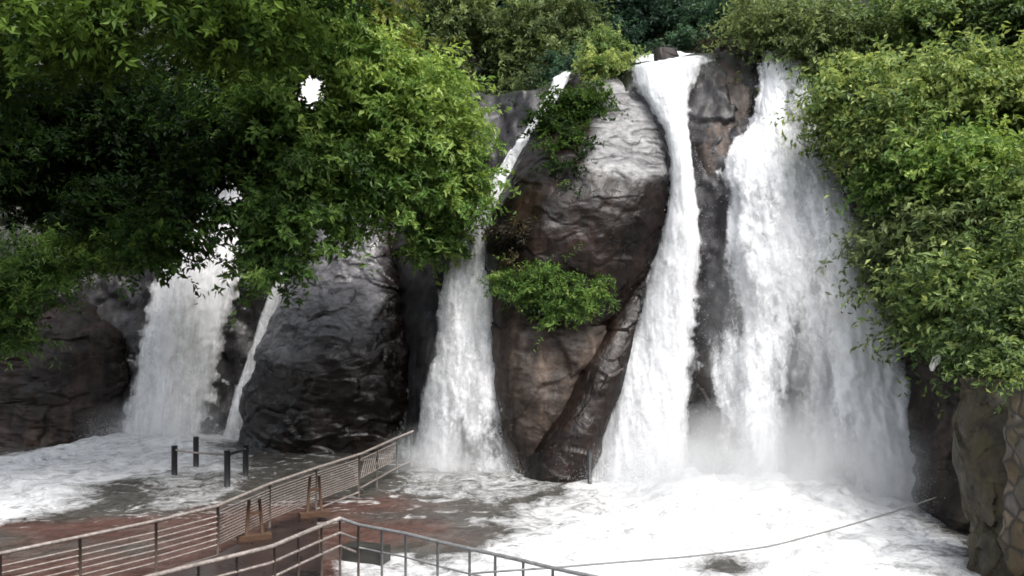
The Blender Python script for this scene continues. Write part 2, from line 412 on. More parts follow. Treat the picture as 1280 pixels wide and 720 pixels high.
def cap_mask(V, PX, PY, nz):
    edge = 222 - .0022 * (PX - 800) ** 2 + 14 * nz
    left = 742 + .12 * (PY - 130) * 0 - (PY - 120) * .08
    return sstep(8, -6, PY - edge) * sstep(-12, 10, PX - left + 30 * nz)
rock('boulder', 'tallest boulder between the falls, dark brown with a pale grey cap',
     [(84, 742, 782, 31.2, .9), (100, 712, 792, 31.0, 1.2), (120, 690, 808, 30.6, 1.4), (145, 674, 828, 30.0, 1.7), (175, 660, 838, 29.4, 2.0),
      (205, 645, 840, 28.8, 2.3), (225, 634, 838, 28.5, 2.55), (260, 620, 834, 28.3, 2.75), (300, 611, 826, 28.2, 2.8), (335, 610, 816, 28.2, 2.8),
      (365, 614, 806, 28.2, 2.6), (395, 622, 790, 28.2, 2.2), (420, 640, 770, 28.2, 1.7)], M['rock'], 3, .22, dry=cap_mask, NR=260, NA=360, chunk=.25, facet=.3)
rock('boulder', 'light brown lower boulder under the fern clump, beside the narrow waterfall',
     [(375, 618, 760, 27.9, 1.5), (410, 616, 772, 27.7, 1.8), (450, 618, 757, 27.5, 1.85), (490, 622, 735, 27.3, 1.8), (530, 630, 712, 27.1, 1.6),
      (560, 640, 695, 27.0, 1.3), (600, 650, 690, 26.9, 1.1), (625, 650, 690, 26.8, 1.0)], M['rock_tan'], 8, .2, chunk=.5, facet=.45)
rock('boulder', 'black sloping rock slab at the left foot of the tall central waterfall',
     [(330, 792, 834, 27.6, .8), (380, 766, 816, 27.2, .9), (430, 740, 796, 26.8, 1.0), (480, 716, 776, 26.4, 1.1), (530, 690, 757, 26.1, 1.2),
      (570, 664, 746, 25.9, 1.2), (610, 650, 722, 25.7, 1.1), (630, 648, 715, 25.7, 1.0)], M['rock'], 12, .18, chunk=.3, facet=.3)
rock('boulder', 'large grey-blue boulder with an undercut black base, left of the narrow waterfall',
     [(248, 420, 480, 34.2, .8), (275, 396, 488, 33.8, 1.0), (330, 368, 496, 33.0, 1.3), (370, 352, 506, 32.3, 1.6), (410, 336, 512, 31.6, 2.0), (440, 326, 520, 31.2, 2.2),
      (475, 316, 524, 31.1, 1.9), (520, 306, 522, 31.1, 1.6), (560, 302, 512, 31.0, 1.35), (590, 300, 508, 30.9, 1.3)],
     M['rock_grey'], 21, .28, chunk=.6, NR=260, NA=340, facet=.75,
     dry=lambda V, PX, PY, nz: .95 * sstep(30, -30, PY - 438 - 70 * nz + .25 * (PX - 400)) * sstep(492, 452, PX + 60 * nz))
rock('boulder', 'tall dark brown rock column standing behind the grey-blue boulder',
     [(228, 452, 515, 35.2, 1.0), (260, 444, 532, 34.8, 1.2), (330, 440, 543, 34.1, 1.3), (420, 446, 542, 33.5, 1.4), (500, 448, 534, 32.9, 1.4), (590, 440, 526, 32.5, 1.4)],
     M['rock'], 27, .22)
rock('boulder', 'low reddish brown boulder at far left under the leafy bank',
     [(392, 20, 120, 33.8, .8), (412, -20, 150, 33.6, 1.3), (440, -60, 161, 33.4, 1.7), (490, -110, 160, 33.2, 2.0), (535, -140, 152, 33.0, 2.0), (575, -150, 146, 32.8, 2.0)],
     M['rock_side'], 33, .32, chunk=.9)
def moss_p(V, PX, PY, nz): return sstep(180, 250, PY) * .8
rock('boulder', 'streaked grey-brown rock pillar at the top between the two big waterfalls',
     [(62, 893, 925, 29.3, .55), (72, 880, 940, 29.2, .8), (95, 868, 945, 29.0, 1.0), (130, 864, 943, 28.6, 1.05), (170, 864, 932, 28.1, 1.0), (200, 866, 915, 27.7, .9),
      (235, 868, 899, 27.5, .8), (270, 871, 889, 27.3, .6), (310, 872, 884, 27.3, .4)], M['rock_pillar'], 41, .14, facet=.2)
rock('boulder', 'dark wet rock standing in the white water at the foot of the wide right waterfall',
     [(400, 872, 900, 26.2, .5), (440, 864, 915, 25.9, .7), (490, 860, 926, 25.4, .9), (540, 860, 934, 25.0, 1.1), (600, 860, 937, 24.6, 1.15), (650, 858, 936, 24.3, 1.15)], M['rock'], 46, .18)
rock('boulder', 'small brown rock poking out of the stream at the lip of the central waterfall',
     [(66, 816, 848, 28.9, .4), (80, 818, 854, 28.7, .5), (92, 830, 850, 28.5, .35)], M['rock_side'], 52, .12, NR=50, NA=80)
def moss_r(V, PX, PY, nz): return sstep(1195, 1220, PX) * .8
rock('rock_wall', 'dark brown rock wall to the right of the wide waterfall, under hanging bushes',
     [(400, 1150, 1300, 22.6, 2.6), (450, 1152, 1300, 22.4, 2.7), (520, 1156, 1300, 22.0, 2.8), (580, 1160, 1300, 21.6, 2.9), (620, 1166, 1310, 21.2, 3.1), (660, 1184, 1330, 20.6, 3.4), (720, 1212, 1360, 19.6, 3.6), (770, 1225, 1370, 19.0, 3.6)],
     M['rock_side'], 58, .3, 'rock wall', moss=moss_r, chunk=.9, nexp=3.2)
rock('boulder', 'olive brown leaning rock slab at the foot of the stone retaining wall',
     [(478, 1206, 1250, 17.6, .7), (520, 1206, 1262, 17.4, .9), (600, 1212, 1290, 17.0, 1.0), (680, 1226, 1310, 16.4, 1.1), (760, 1236, 1330, 15.8, 1.1)],
     M['rock_side'], 63, .2, moss=lambda V, PX, PY, nz: .9 + 0 * PX)

# ------------------------------------------------------------------ waterfalls
def droplets(name, P, size, parent):
    n = len(P); s = size * (.5 + rng.random(n)) ; s = np.broadcast_to(s, (n,))
    tet = np.array([(1, 1, 1), (-1, -1, 1), (-1, 1, -1), (1, -1, -1)], float) * .6
    R = rng.normal(size=(n, 3, 3)); R /= np.linalg.norm(R, axis=2, keepdims=True)
    V = P[:, None] + np.einsum('kc,ncd->nkd', tet, R) * s[:, None, None] * np.array([1, 1, 1.5])
    f = (np.arange(n)[:, None, None] * 4 + np.array([(0, 1, 2), (0, 3, 1), (0, 2, 3), (1, 3, 2)])[None]).reshape(-1, 3)
    o = mk(name, V.reshape(-1, 3), f, M['spray'], parent, smooth=False); o['kind'] = 'stuff'; return o

def waterfall(label, rows, dens, mat, seed, NV=260, NU=110, offs=((.22, 1.0), (.48, .88), (.75, .6)), bulge=.35, amp=.16, spray=6000, edge=.22, foot=.9, ssize=.006, strand=.35):
    rows = np.array(rows, float); py = np.linspace(rows[0, 0], rows[-1, 0], NV)
    L = np.interp(py, rows[:, 0], rows[:, 1]); R = np.interp(py, rows[:, 0], rows[:, 2])
    k = np.hanning(17); k /= k.sum(); L = np.convolve(np.pad(L, 8, mode='edge'), k, 'valid'); R = np.convolve(np.pad(R, 8, mode='edge'), k, 'valid')
    u = np.linspace(-.28, 1.28, NU); PX = L[:, None] + (R - L)[:, None] * u; PY = np.repeat(py[:, None], NU, 1)
    hump = np.clip(1 - (2 * np.clip(u, 0, 1) - 1) ** 2, 0, 1) ** .6
    base = None; Y0 = on_cliff(PX, PY)
    foot_pt = W((L[-1] + R[-1]) / 2, py[-1], Y0[-1, NU // 2])
    root = thing('waterfall', label, 'waterfall', (foot_pt[0], foot_pt[1], 0))
    Wd = (PX - 640) / F * Y0; v = np.concatenate([[0], np.cumsum(np.linalg.norm(np.diff(W(PX, PY, Y0)[:, NU // 2], axis=0), axis=-1))])
    UV = np.stack([Wd, np.repeat(v[:, None], NU, 1)], -1)
    ed = sstep(-.28, edge, u) * sstep(1.28, 1 - edge, u)
    for q, (off, dm) in enumerate(offs):
        n1 = fbm(np.stack([UV[..., 0] * 1.3, UV[..., 1] * .3, 0 * PX + seed + q * 5.5], -1), 4, seed + q)
        n_str = fbm(np.stack([UV[..., 0] * 1.1 + .3 * n1, UV[..., 1] * .16, 0 * PX + seed + q * 3.1], -1), 4, seed + q + 60)
        n2 = fbm(np.stack([UV[..., 0] * 4, UV[..., 1] * 1.6, 0 * PX + seed + q * 9.5], -1), 3, seed + q + 40)
        Y = Y0 - off - bulge * hump[None] * (.4 + .6 * v / v[-1])[:, None] - amp * n1 - amp * .45 * n2
        D = (dens(PX, PY) + .12) * dm
        jag = .38 * fbm(np.stack([UV[..., 0] * 0 + (u[None] > .5) * 7., UV[..., 1] * 2.1, UV[..., 0] * 1.5 + q * 3.], -1), 3, seed + 77)
        D = D * np.clip(ed[None] * 1.15 + jag * (1 - ed[None]) * 2 - .05, 0, 1.1)
        D = D + strand * n_str
        tp = fbm(np.stack([UV[..., 0] * 1.6, 0 * PX + 2.2, 0 * PX + seed], -1), 3, seed + 5)
        D = D * np.clip(.25 + (v[:, None] - .5 + 1.6 * tp) / .55, 0, 1)
        mk('water_sheet', W(PX, PY, Y), grid_faces(NV, NU), mat, root, attrs={'cover': D.ravel()}, uv=UV + seed * 1.7 + q * 13.1)
    # flying drops: along the sheet and thick at the foot
    ns = int(spray * .3); r = rng.integers(0, NV, ns); c = rng.integers(0, NU, ns)
    Pd = W(PX[r, c], PY[r, c], Y0[r, c] - .5 - bulge * hump[c] - np.abs(rng.normal(0, .16, ns))); Pd += rng.normal(0, .06, Pd.shape)
    keep = rng.random(ns) < np.clip(dens(PX[r, c], PY[r, c]) * 1.1, 0, 1); Pd = Pd[keep]
    nf = int(spray * 2.5); c = rng.integers(0, NU, nf)
    Pf = W(PX[-1, c], PY[-1, c], Y0[-1, c] - .6); Pf[:, 2] = np.abs(rng.normal(0, foot * .55, nf)); Pf[:, 1] -= np.abs(rng.normal(0, foot * .8, nf)) ; Pf[:, 0] += rng.normal(0, foot * .2, nf)
    droplets('spray', np.concatenate([Pd, Pf]), ssize, root)
    return root

def gauss(PX, PY, cx, cy, rx, ry): return np.exp(-.5 * (((PX - cx) / rx) ** 2 + ((PY - cy) / ry) ** 2))

def d_left(PX, PY): return 1.12 - .25 * gauss(PX, PY, 165, 420, 22, 70) - .15 * gauss(PX, PY, 250, 480, 20, 80)
waterfall('wide white waterfall at far left, coming down behind the dark leafy tree',
          [(85, 372, 418), (140, 345, 405), (190, 305, 372), (240, 258, 335), (290, 222, 316), (330, 203, 305), (380, 186, 292), (430, 171, 280), (480, 162, 268), (530, 153, 257), (566, 146, 252)],
          d_left, M['fall_brightened'], 5, spray=7000, edge=.3, foot=.7)
waterfall('thin trickle of white water on the rock left of the grey-blue boulder',
          [(330, 346, 362), (360, 338, 355), (400, 324, 344), (450, 308, 328), (500, 291, 314), (540, 280, 304), (572, 274, 302)],
          lambda PX, PY: .78 + 0 * PX, M['fall'], 6, NV=160, NU=30, bulge=.15, amp=.07, spray=1500, foot=.35, offs=((.45, 1.0), (.65, .8)))
def d_mid(PX, PY):
    return .78 + .30 * sstep(330, 200, PY) - .12 * gauss(PX, PY, 560, 300, 20, 60) - .38 * gauss(PX, PY, 600, 560, 40, 38) + .15 * gauss(PX, PY, 590, 440, 25, 70) - .2 * gauss(PX, PY, 545, 400, 12, 60)
waterfall('narrow slanting waterfall with ragged strands between the grey boulder and the tallest boulder',
          [(88, 698, 714), (120, 684, 700), (160, 660, 676), (195, 634, 660), (240, 606, 634), (280, 584, 620), (320, 566, 614), (360, 553, 614), (400, 546, 617), (440, 540, 622), (480, 526, 630), (520, 514, 634), (560, 505, 634), (600, 500, 634)],
          d_mid, M['fall_grain'], 7, NV=300, NU=80, spray=7000, foot=.5, offs=((.7, 1.0), (1.0, .88), (1.25, .66)), bulge=.3, strand=.6)
def d_main(PX, PY): return 1.12 - .30 * gauss(PX, PY, 835, 570, 22, 60) - .1 * gauss(PX, PY, 760, 500, 14, 60)
waterfall('tall dense white waterfall in the centre, sliding down past the pale grey cap',
          [(64, 800, 882), (72, 794, 880), (85, 790, 874), (110, 797, 862), (135, 815, 859), (165, 832, 860), (200, 839, 864), (250, 837, 869), (300, 826, 873), (350, 811, 869), (400, 793, 865), (450, 771, 861), (500, 754, 862), (550, 742, 863), (600, 728, 866), (630, 722, 868)],
          d_main, M['fall'], 11, NV=300, NU=100, spray=14000, edge=.24, foot=.7, bulge=.5, amp=.09)
def d_right(PX, PY):
    t = (PY - 280) / 320.; ridge = np.exp(-.5 * ((PX - (1045 + 85 * t)) / 26) ** 2) * sstep(180, 300, PY)
    return (.56 + .70 * ridge + .40 * gauss(PX, PY, 950, 170, 32, 90) + .26 * gauss(PX, PY, 950, 420, 16, 190) - .22 * gauss(PX, PY, 886, 350, 16, 90) - .2 * gauss(PX, PY, 1005, 500, 40, 100)
            - .2 * gauss(PX, PY, 985, 135, 7, 30) - .3 * gauss(PX, PY, 925, 245, 16, 18) - .2 * gauss(PX, PY, 930, 390, 25, 40) + .25 * sstep(590, 650, PY) + .40 * gauss(PX, PY, 1105, 500, 45, 120) - .35 * gauss(PX, PY, 897, 560, 30, 65) + .06 * gauss(PX, PY, 960, 440, 20, 150) - .2 * gauss(PX, PY, 1040, 190, 14, 60))
waterfall('widest waterfall, a broken grainy white curtain beside the bushes on the right',
          [(62, 956, 1004), (100, 956, 1014), (150, 948, 1026), (190, 916, 1040), (240, 890, 1052), (300, 876, 1072), (350, 868, 1092), (400, 864, 1114), (450, 862, 1140), (500, 862, 1152), (560, 862, 1158), (600, 861, 1164), (645, 858, 1178)],
          d_right, M['fall_grain'], 19, NV=320, NU=200, spray=24000, edge=.14, foot=1.2, bulge=.6, offs=((.25, 1.0), (.6, .84), (.95, .64)), strand=.6)

# ------------------------------------------------------------------ mist at the feet of the falls
def mist(label, c, rad, dens, seed):
    t = NT('drifting_mist'); v = t.coord(tuple(1 / q for q in rad)); ln = t.n('ShaderNodeVectorMath', operation='LENGTH'); t.l(v, ln.inputs[0])
    fall_ = t.math('POWER', t.math('SUBTRACT', 1.0, ln.outputs['Value'], clamp=True), 1.3)
    nz = t.ramp(t.noise(t.coord(), .9, 3, .55, .4), [(.32, .25), (.68, 1.6)])
    d = t.math('MULTIPLY', t.math('MULTIPLY', fall_, nz), dens)
    pv = t.n('ShaderNodeVolumePrincipled'); pv.inputs['Color'].default_value = (.97, .975, .98, 1); t.l(d, pv.inputs['Density']); pv.inputs['Anisotropy'].default_value = .2
    t.l(pv.outputs[0], t.out.inputs['Volume'])
    th = np.linspace(0, 2 * np.pi, 32, endpoint=False); ph = np.linspace(-np.pi / 2 * .98, np.pi / 2 * .98, 17)
    V = np.stack([np.cos(ph)[:, None] * np.cos(th), np.cos(ph)[:, None] * np.sin(th), np.sin(ph)[:, None] + 0 * th], -1) * np.array(rad) + np.array(c)
    f = grid_faces(17, 32, True); i = np.arange(32)
    o = mk('mist', V, [f, i[::-1][None], (16 * 32 + i)[None]], t.m, origin=c)
    return tag(o, label, None, None, 'stuff')
mist('white mist drifting at the foot of the two big falls', (6.9, 22.6, .8), (5.2, 2.8, 2.0), 1.1, 1)
mist('white mist at the foot of the far left waterfall', (-12.6, 31.4, .7), (3.0, 1.6, 1.3), .4, 2)
mist('thin mist at the foot of the narrow waterfall', (-1.9, 26.0, .4), (2.4, 1.3, 1.3), .9, 3)
mist('fine spray hanging in front of the wide right waterfall', (8.0, 23.6, 4.0), (3.4, 1.6, 4.5), .35, 4)

# ------------------------------------------------------------------ pool
xs = np.arange(-26, 15, .07); ys = np.arange(8.5, 36, .07)
Yg, Xg = np.meshgrid(ys, xs, indexing='ij')
PXg = 640 + F * Xg / Yg; PYg = HZ + F * CH / Yg
wn = fbm(np.stack([Xg * .35, Yg * .35, Xg * 0], -1), 3, 91); wn2 = fbm(np.stack([Xg * .35, Yg * .35, Xg * 0 + 9], -1), 3, 93)
def poly_d(poly, soft):
    """signed distance (metres, + inside) to a closed outline given by its ground points, wobbled"""
    q = ground_pt(np.array([p[0] for p in poly], float), np.array([p[1] for p in poly], float))[:, :2]
    X2, Y2 = Xg + wn * soft, Yg + wn2 * soft
    best = np.full(Xg.shape, 1e9); ins = np.zeros(Xg.shape, bool)
    for a, b in zip(q, np.roll(q, -1, 0)):
        e = b - a; wx, wy = X2 - a[0], Y2 - a[1]; t = np.clip((wx * e[0] + wy * e[1]) / (e @ e), 0, 1)
        best = np.minimum(best, (wx - e[0] * t) ** 2 + (wy - e[1] * t) ** 2)
        c = ((a[1] <= Y2) != (b[1] <= Y2)) & (X2 < a[0] + (Y2 - a[1]) * e[0] / (e[1] if abs(e[1]) > 1e-9 else 1e-9)); ins ^= c
    return np.where(ins, 1, -1) * np.sqrt(best)
big = poly_d([(730, 585), (690, 632), (610, 668), (530, 720), (420, 860), (1400, 860), (1260, 740), (1210, 700), (1170, 600), (1160, 570), (740, 560)], 1.1)
leftf = poly_d([(-260, 640), (-100, 585), (0, 566), (120, 545), (290, 540), (310, 590), (240, 590), (180, 600), (120, 622), (40, 642), (-100, 690)], 1.2)
mids = poly_d([(500, 590), (520, 560), (740, 560), (735, 600), (640, 640), (560, 625), (490, 622)], .8)
rough_l = poly_d([(170, 600), (320, 575), (330, 605), (270, 640), (190, 645)], .9)
nearf = poly_d([(395, 740), (420, 700), (520, 692), (560, 740)], .5)
foam = np.maximum.reduce([.14 + 0 * Xg, (.24 + .46 * sstep(-.9, .3, big) + .22 * sstep(.1, 2.2, big)), (.24 + .42 * sstep(-.9, .4, leftf) + .22 * sstep(.1, 1.6, leftf)), .24 + .36 * sstep(-.6, .7, mids),
                          .22 + .36 * sstep(-.6, .6, rough_l), .22 + .5 * sstep(-.4, .3, nearf)])
streaks = np.exp(-(fbm(np.stack([Xg * .25 + Yg * .15 + wn, Yg * .9 - Xg * .22 + wn2, Xg * 0 + 3], -1), 3, 95) / .06) ** 2)
foam = np.maximum(foam, .22 + .42 * streaks * sstep(640, 600, PXg) * sstep(700, 640, PYg))
foam = foam - .55 * gauss(PXg, PYg, 905, 712, 32, 11) - .12 * gauss(PXg, PYg, 790, 668, 60, 10) * .8
red = np.maximum(sstep(-.8, .8, poly_d([(-300, 800), (-200, 660), (100, 648), (260, 640), (470, 620), (560, 628), (620, 640), (560, 672), (470, 690), (400, 800)], 1.2)),
                 .0) * sstep(.35, -.1, wn * .6 - .05)
turb = np.clip(.22 + .8 * sstep(-.5, 1, big) + .5 * sstep(-.5, 1, leftf) + .35 * sstep(-.5, .5, mids) + .3 * sstep(-.5, .5, rough_l), 0, 1)
p2 = np.stack([Xg, Yg, Xg * 0], -1)
hz = turb * (.20 * fbm(p2 * .55, 5, 61) + .11 * ridged(p2 * 1.1 + wn[..., None] * .8, 4, 63)) + .02 * fbm(p2 * 1.5, 3, 64)
mound = np.clip(sstep(.2, 3.0, big), 0, 1) * np.exp(-.5 * ((Yg - 22.8) / 1.9) ** 2) * sstep(2.8, 5, Xg) * sstep(11.2, 9.5, Xg)
hz = hz + mound * (.42 + .3 * fbm(p2 * .8, 4, 66)) + .25 * sstep(-.3, 2.0, leftf) * np.exp(-.5 * ((Yg - 31.6) / 1.2) ** 2)
tag(mk('water', np.stack([Xg, Yg, hz], -1), grid_faces(len(ys), len(xs)), M['pool'], attrs={'foam': foam.ravel(), 'red': red.ravel()}),
    'foaming brown pool at the foot of the falls', None, None, 'structure')

# spray haze drops hanging over the foot of the big falls
# ------------------------------------------------------------------ pavement between the railings
top_z = 1.1
def rail_pts(lst, z=top_z): return np.array([ground_pt(a, b, z) for a, b in lst])
FAR = rail_pts([(-140, 722), (-60, 705), (0, 692), (101, 671), (196, 651), (270, 633), (337, 605), (395, 585), (452, 567), (492, 549), (516, 539)])
NEAR_L = rail_pts([(425, 648), (402, 657), (373, 669), (340, 683), (300, 693), (250, 705), (190, 720), (110, 742), (0, 772)])
NEAR_R = rail_pts([(425, 648), (448, 656), (507, 667), (547, 677), (587, 686), (619, 693), (654, 701), (691, 710), (733, 719), (790, 732), (850, 746)])
pv = np.concatenate([FAR[:8], NEAR_L[1:]])
n = len(pv); top = pv.copy(); top[:, 2] = .16; bt = top.copy(); bt[:, 2] = -.5
PVm = np.concatenate([top, bt]); side = np.stack([np.arange(n), (np.arange(n) + 1) % n, (np.arange(n) + 1) % n + n, np.arange(n) + n], 1)
pave = mk('pavement', PVm, [np.arange(n)[None], side], M['pave'], smooth=False)
tag(pave, 'wet red paving between the two railings', None, None, 'structure')

# ------------------------------------------------------------------ railings
def along(P, px):
    """point on polyline P at photo column px"""
    q = 640 + F * P[:, 0] / P[:, 1]; o = np.argsort(q); t = np.interp(px, q[o], np.arange(len(P))[o])
    i = int(min(math.floor(t), len(P) - 2)); f = t - i; return P[i] * (1 - f) + P[i + 1] * f
def at_h(P, h): Q = np.array(P, float).copy(); Q[..., 2] = h; return Q
def seg(P, a, b, h, m=24): return np.array([at_h(along(P, c), h) for c in np.linspace(a, b, m)])

fr = thing('railing', 'long pale steel railing with many horizontal bars, climbing toward the narrow waterfall', 'railing', at_h(FAR[4], .16))
MB().tube(FAR, .032, 10).build('handrail', M['steel'], fr)
for c in (-100, 0, 100, 195, 272, 337, 395, 448, 470, 496, 514):
    p = along(FAR, c); MB().tube(np.array([at_h(p, -.3), at_h(p, 1.1)]), .028, 8).build('post', M['steel_dark'] if c < 480 else M['steel_grey'], fr)
for h, r in ((.90, .016), (.79, .016), (.68, .016), (.57, .016), (.46, .016), (.35, .016), (.14, .024)):
    MB().tube(seg(FAR, -130, 271, h), r, 6).build('rail', M['steel'], fr)
for h in (.98, .92, .86, .80, .74, .68, .62, .56, .50, .44, .39, .34):
    MB().tube(seg(FAR, 273, 447, h), .012, 6).build('rail', M['steel'], fr)
MB().tube(seg(FAR, 273, 447, .12), .024, 6).build('rail', M['steel'], fr)
MB().tube(seg(FAR, 449, 514, .22), .024, 6).build('rail', M['steel'], fr)
hp = MB()
for c in np.linspace(274, 446, 58):
    hp.tube(np.array([at_h(along(FAR, c), .34), at_h(along(FAR, c), .98)]), .006, 4)
hp.build('mesh_infill', M['steel_dark'], fr)
hp = MB()
hp.tube(seg(FAR, 450, 495, .96), .014, 6); hp.tube(seg(FAR, 450, 495, .48), .014, 6)
for c in np.linspace(451, 489, 15):
    hp.tube(np.array([at_h(along(FAR, c), .48), at_h(along(FAR, c + 5.5), .96)]), .010, 5)
hp.build('hatched_panel', M['steel'], fr)

nr = thing('railing', 'nearer grey steel handrail that turns a corner at the front of the pool', 'railing', at_h(NEAR_R[0], .0))
MB().tube(NEAR_L, .036, 10).build('handrail', M['steel'], nr)
MB().tube(NEAR_R, .030, 10).build('handrail', M['steel_grey'], nr)
for c in (402, 373, 343, 296, 248, 190):
    p = along(NEAR_L, c); MB().tube(np.array([at_h(p, -.3), at_h(p, 1.1)]), .022, 8).build('post', M['steel_dark'], nr)
for c in (425, 448, 478, 507, 547, 587, 619, 654, 691, 733, 790):
    p = along(NEAR_R, c); MB().tube(np.array([at_h(p, -.4), at_h(p, 1.1)]), .023, 8).build('post', M['steel_grey'] if c > 450 else M['steel_dark'], nr)
for h in (.84, .60):
    MB().tube(seg(NEAR_L, 425, 0, h, 40), .024, 8).build('rail', M['steel'], nr)
    MB().tube(seg(NEAR_R, 425, 448, h, 6), .024, 8).build('rail', M['steel'], nr)
MB().tube(seg(NEAR_R, 449, 850, .70, 30), .017, 8).build('rail', M['steel_grey'], nr)

step = thing('concrete_step', 'dark wet concrete step under the corner of the nearer handrail', 'step', at_h(ground_pt(455, 712), 0))
c = at_h(ground_pt(458, 702), .02); MB().box(c, (.42, .2, .3), np.array([(.94, -.34, 0), (.34, .94, 0), (0, 0, 1)])).build('tread', M['concrete'], step, False)

def stand(label, px, py, h):
    g = ground_pt(px, py, .16)
    t = thing('rusty_stand', label, 'stand', g, 'rusty stands at the railing')
    d = np.array([.90, .43, 0]); e = np.array([-.43, .90, 0])
    for s in (-1, 1):
        MB().tube(np.array([g + d * .17 * s, g + d * .10 * s + np.array([0, 0, h])]), .035, 6).build('leg', M['rust'], t)
    MB().box(g + np.array([0, 0, h * .66]), (.14, .025, .03), np.array([d, e, (0, 0, 1)])).build('crossbar', M['rust'], t, False)
    MB().box(g + np.array([0, 0, .05]), (.34, .12, .05), np.array([d, e, (0, 0, 1)])).build('foot', M['rust'], t, False)
stand('lower rusty iron stand against the barred railing, nearer the red paving', 318, 674, .82)
stand('upper rusty iron stand against the barred railing, nearer the narrow waterfall', 393, 645, .92)

# bathing enclosure of short black posts
be = thing('barrier', 'four short black posts with a pale bar in the foam below the left waterfall', 'barrier', ground_pt(262, 590))
PP = [(218, 596, 557), (245, 584, 546), (284, 608, 563), (307, 596, 556)]
tops = []
for px, pb, pt in PP:
    b = ground_pt(px, pb); hh = (pb - pt) / F * b[1]; tops.append(b + np.array([0, 0, hh - .12]))
    MB().tube(np.array([b - np.array([0, 0, .4]), b + np.array([0, 0, hh])]), .085, 10).build('post', M['black_post'], be)
MB().tube([tops[0], (tops[0] * .6 + tops[2] * .4) - np.array([0, 0, .03]), tops[2]], .03, 6).build('bar', M['steel'], be)
MB().tube([tops[2], tops[3]], .05, 6).build('bar', M['black_post'], be)

for px, pb, pt, r, lab, m in ((737, 606, 562, .06, 'black post standing in the foam left of the central waterfall', 'black_post'),
                              (747, 590, 544, .045, 'grey spray-veiled post just behind the black post', 'steel_grey')):
    b = ground_pt(px, pb); hh = (pb - pt) / F * b[1]
    tag(MB().tube(np.array([b - np.array([0, 0, .5]), b + np.array([0, 0, hh - .03]), b + np.array([0, 0, hh])]), np.array([r, r, r * .7]), 10).build('post', M[m], None, origin=b), lab, 'post')

rp = [W(a, b, D) for a, b, D in ((1196, 612, 21.4), (1176, 620, 20.6), (1120, 639, 19.4), (1050, 660, 18.0), (960, 684, 16.5), (860, 696, 15.2), (770, 703, 14.3), (700, 709, 13.6), (640, 713, 13.2), (587, 717, 13.9))]
tt = np.linspace(0, len(rp) - 1, 60); rp = np.array(rp)
rp = np.stack([np.interp(tt, np.arange(len(rp)), rp[:, k]) for k in range(3)], 1)
ks = np.hanning(7); ks /= ks.sum(); rps = np.stack([np.convolve(np.pad(rp[:, k], 3, mode='edge'), ks, 'valid') for k in range(3)], 1)
tag(MB().tube(rps, .017, 6).build('rope', M['rope'], None, origin=rps[0]), 'grey rope slung across the white water to the right rock wall', 'rope')

# ------------------------------------------------------------------ stone retaining wall at the right edge
def mat_masonry():
    t = NT('painted_rubble_stone'); v = t.coord()
    vo = t.n('ShaderNodeTexVoronoi', Scale=2.4); vo.feature = 'F1'; t.l(v, vo.inputs['Vector'])
    ve = t.n('ShaderNodeTexVoronoi', Scale=2.4); ve.feature = 'DISTANCE_TO_EDGE'; t.l(v, ve.inputs['Vector'])
    sx = t.n('ShaderNodeSeparateColor'); t.l(vo.outputs['Color'], sx.inputs[0])
    c = t.ramp(sx.outputs[0], [(0, (.05, .035, .025)), (.35, (.11, .070, .032)), (.6, (.10, .095, .095)), (.85, (.16, .115, .07)), (1, (.20, .17, .13))])
    n = t.noise(v, 6, 6, .65); c = t.mix(1, c, t.ramp(n, [(.3, .5), (.7, 1.3)]), 'MULTIPLY')
    c = t.mix(t.ramp(t.noise(v, 1.1, 5), [(.40, 0.0), (.56, .92)]), c, (.060, .046, .020))
    c = t.mix(t.ramp(ve.outputs[0], [(.02, 1.0), (.09, 0.0)]), c, (.035, .030, .022))
    b = t.n('ShaderNodeBsdfPrincipled', Roughness=.75); t.l(c, b.inputs['Base Color'])
    t.l(t.bump(t.math('ADD', t.ramp(ve.outputs[0], [(0, 0.0), (.12, 1.0)]), t.math('MULTIPLY', n, .4)), .8, .06), b.inputs['Normal'])
    return t.done(b.outputs[0])
M['masonry'] = mat_masonry()
nv, nu = 90, 60
zz = np.linspace(-.6, 3.5, nv)[:, None]; ss = np.linspace(0, 1, nu)[None]
A = np.array([8.74, 15.9]); Bq = np.array([8.9, 10.5])
Xw = A[0] + (Bq[0] - A[0]) * ss + .05 * (zz + .6); Yw = A[1] + (Bq[1] - A[1]) * ss + 0 * zz; Zw = zz + 0 * ss
dq = np.stack([Xw, Yw, Zw], -1); Xw = Xw - .14 * fbm(dq * 1.3, 4, 71) - .08 * ridged(dq * 1.6, 2, 73)
front = np.stack([Xw, Yw, Zw], -1); back = front + np.array([1.0, .2, 0])
Vw = np.concatenate([front.reshape(-1, 3), back.reshape(-1, 3)]); gf = grid_faces(nv, nu)
idx = np.arange(nv * nu).reshape(nv, nu); rim = np.concatenate([idx[0], idx[1:, -1], idx[-1, -2::-1], idx[-2:0:-1, 0]])
rf = np.stack([rim, np.roll(rim, -1), np.roll(rim, -1) + nv * nu, rim + nv * nu], 1)
tag(mk('stone_wall', Vw, [gf[:, ::-1], gf + nv * nu, rf], M['masonry'], origin=(8.7, 15.5, 0)), 'rubble stone retaining wall with ochre and white stones at the right edge', 'wall')

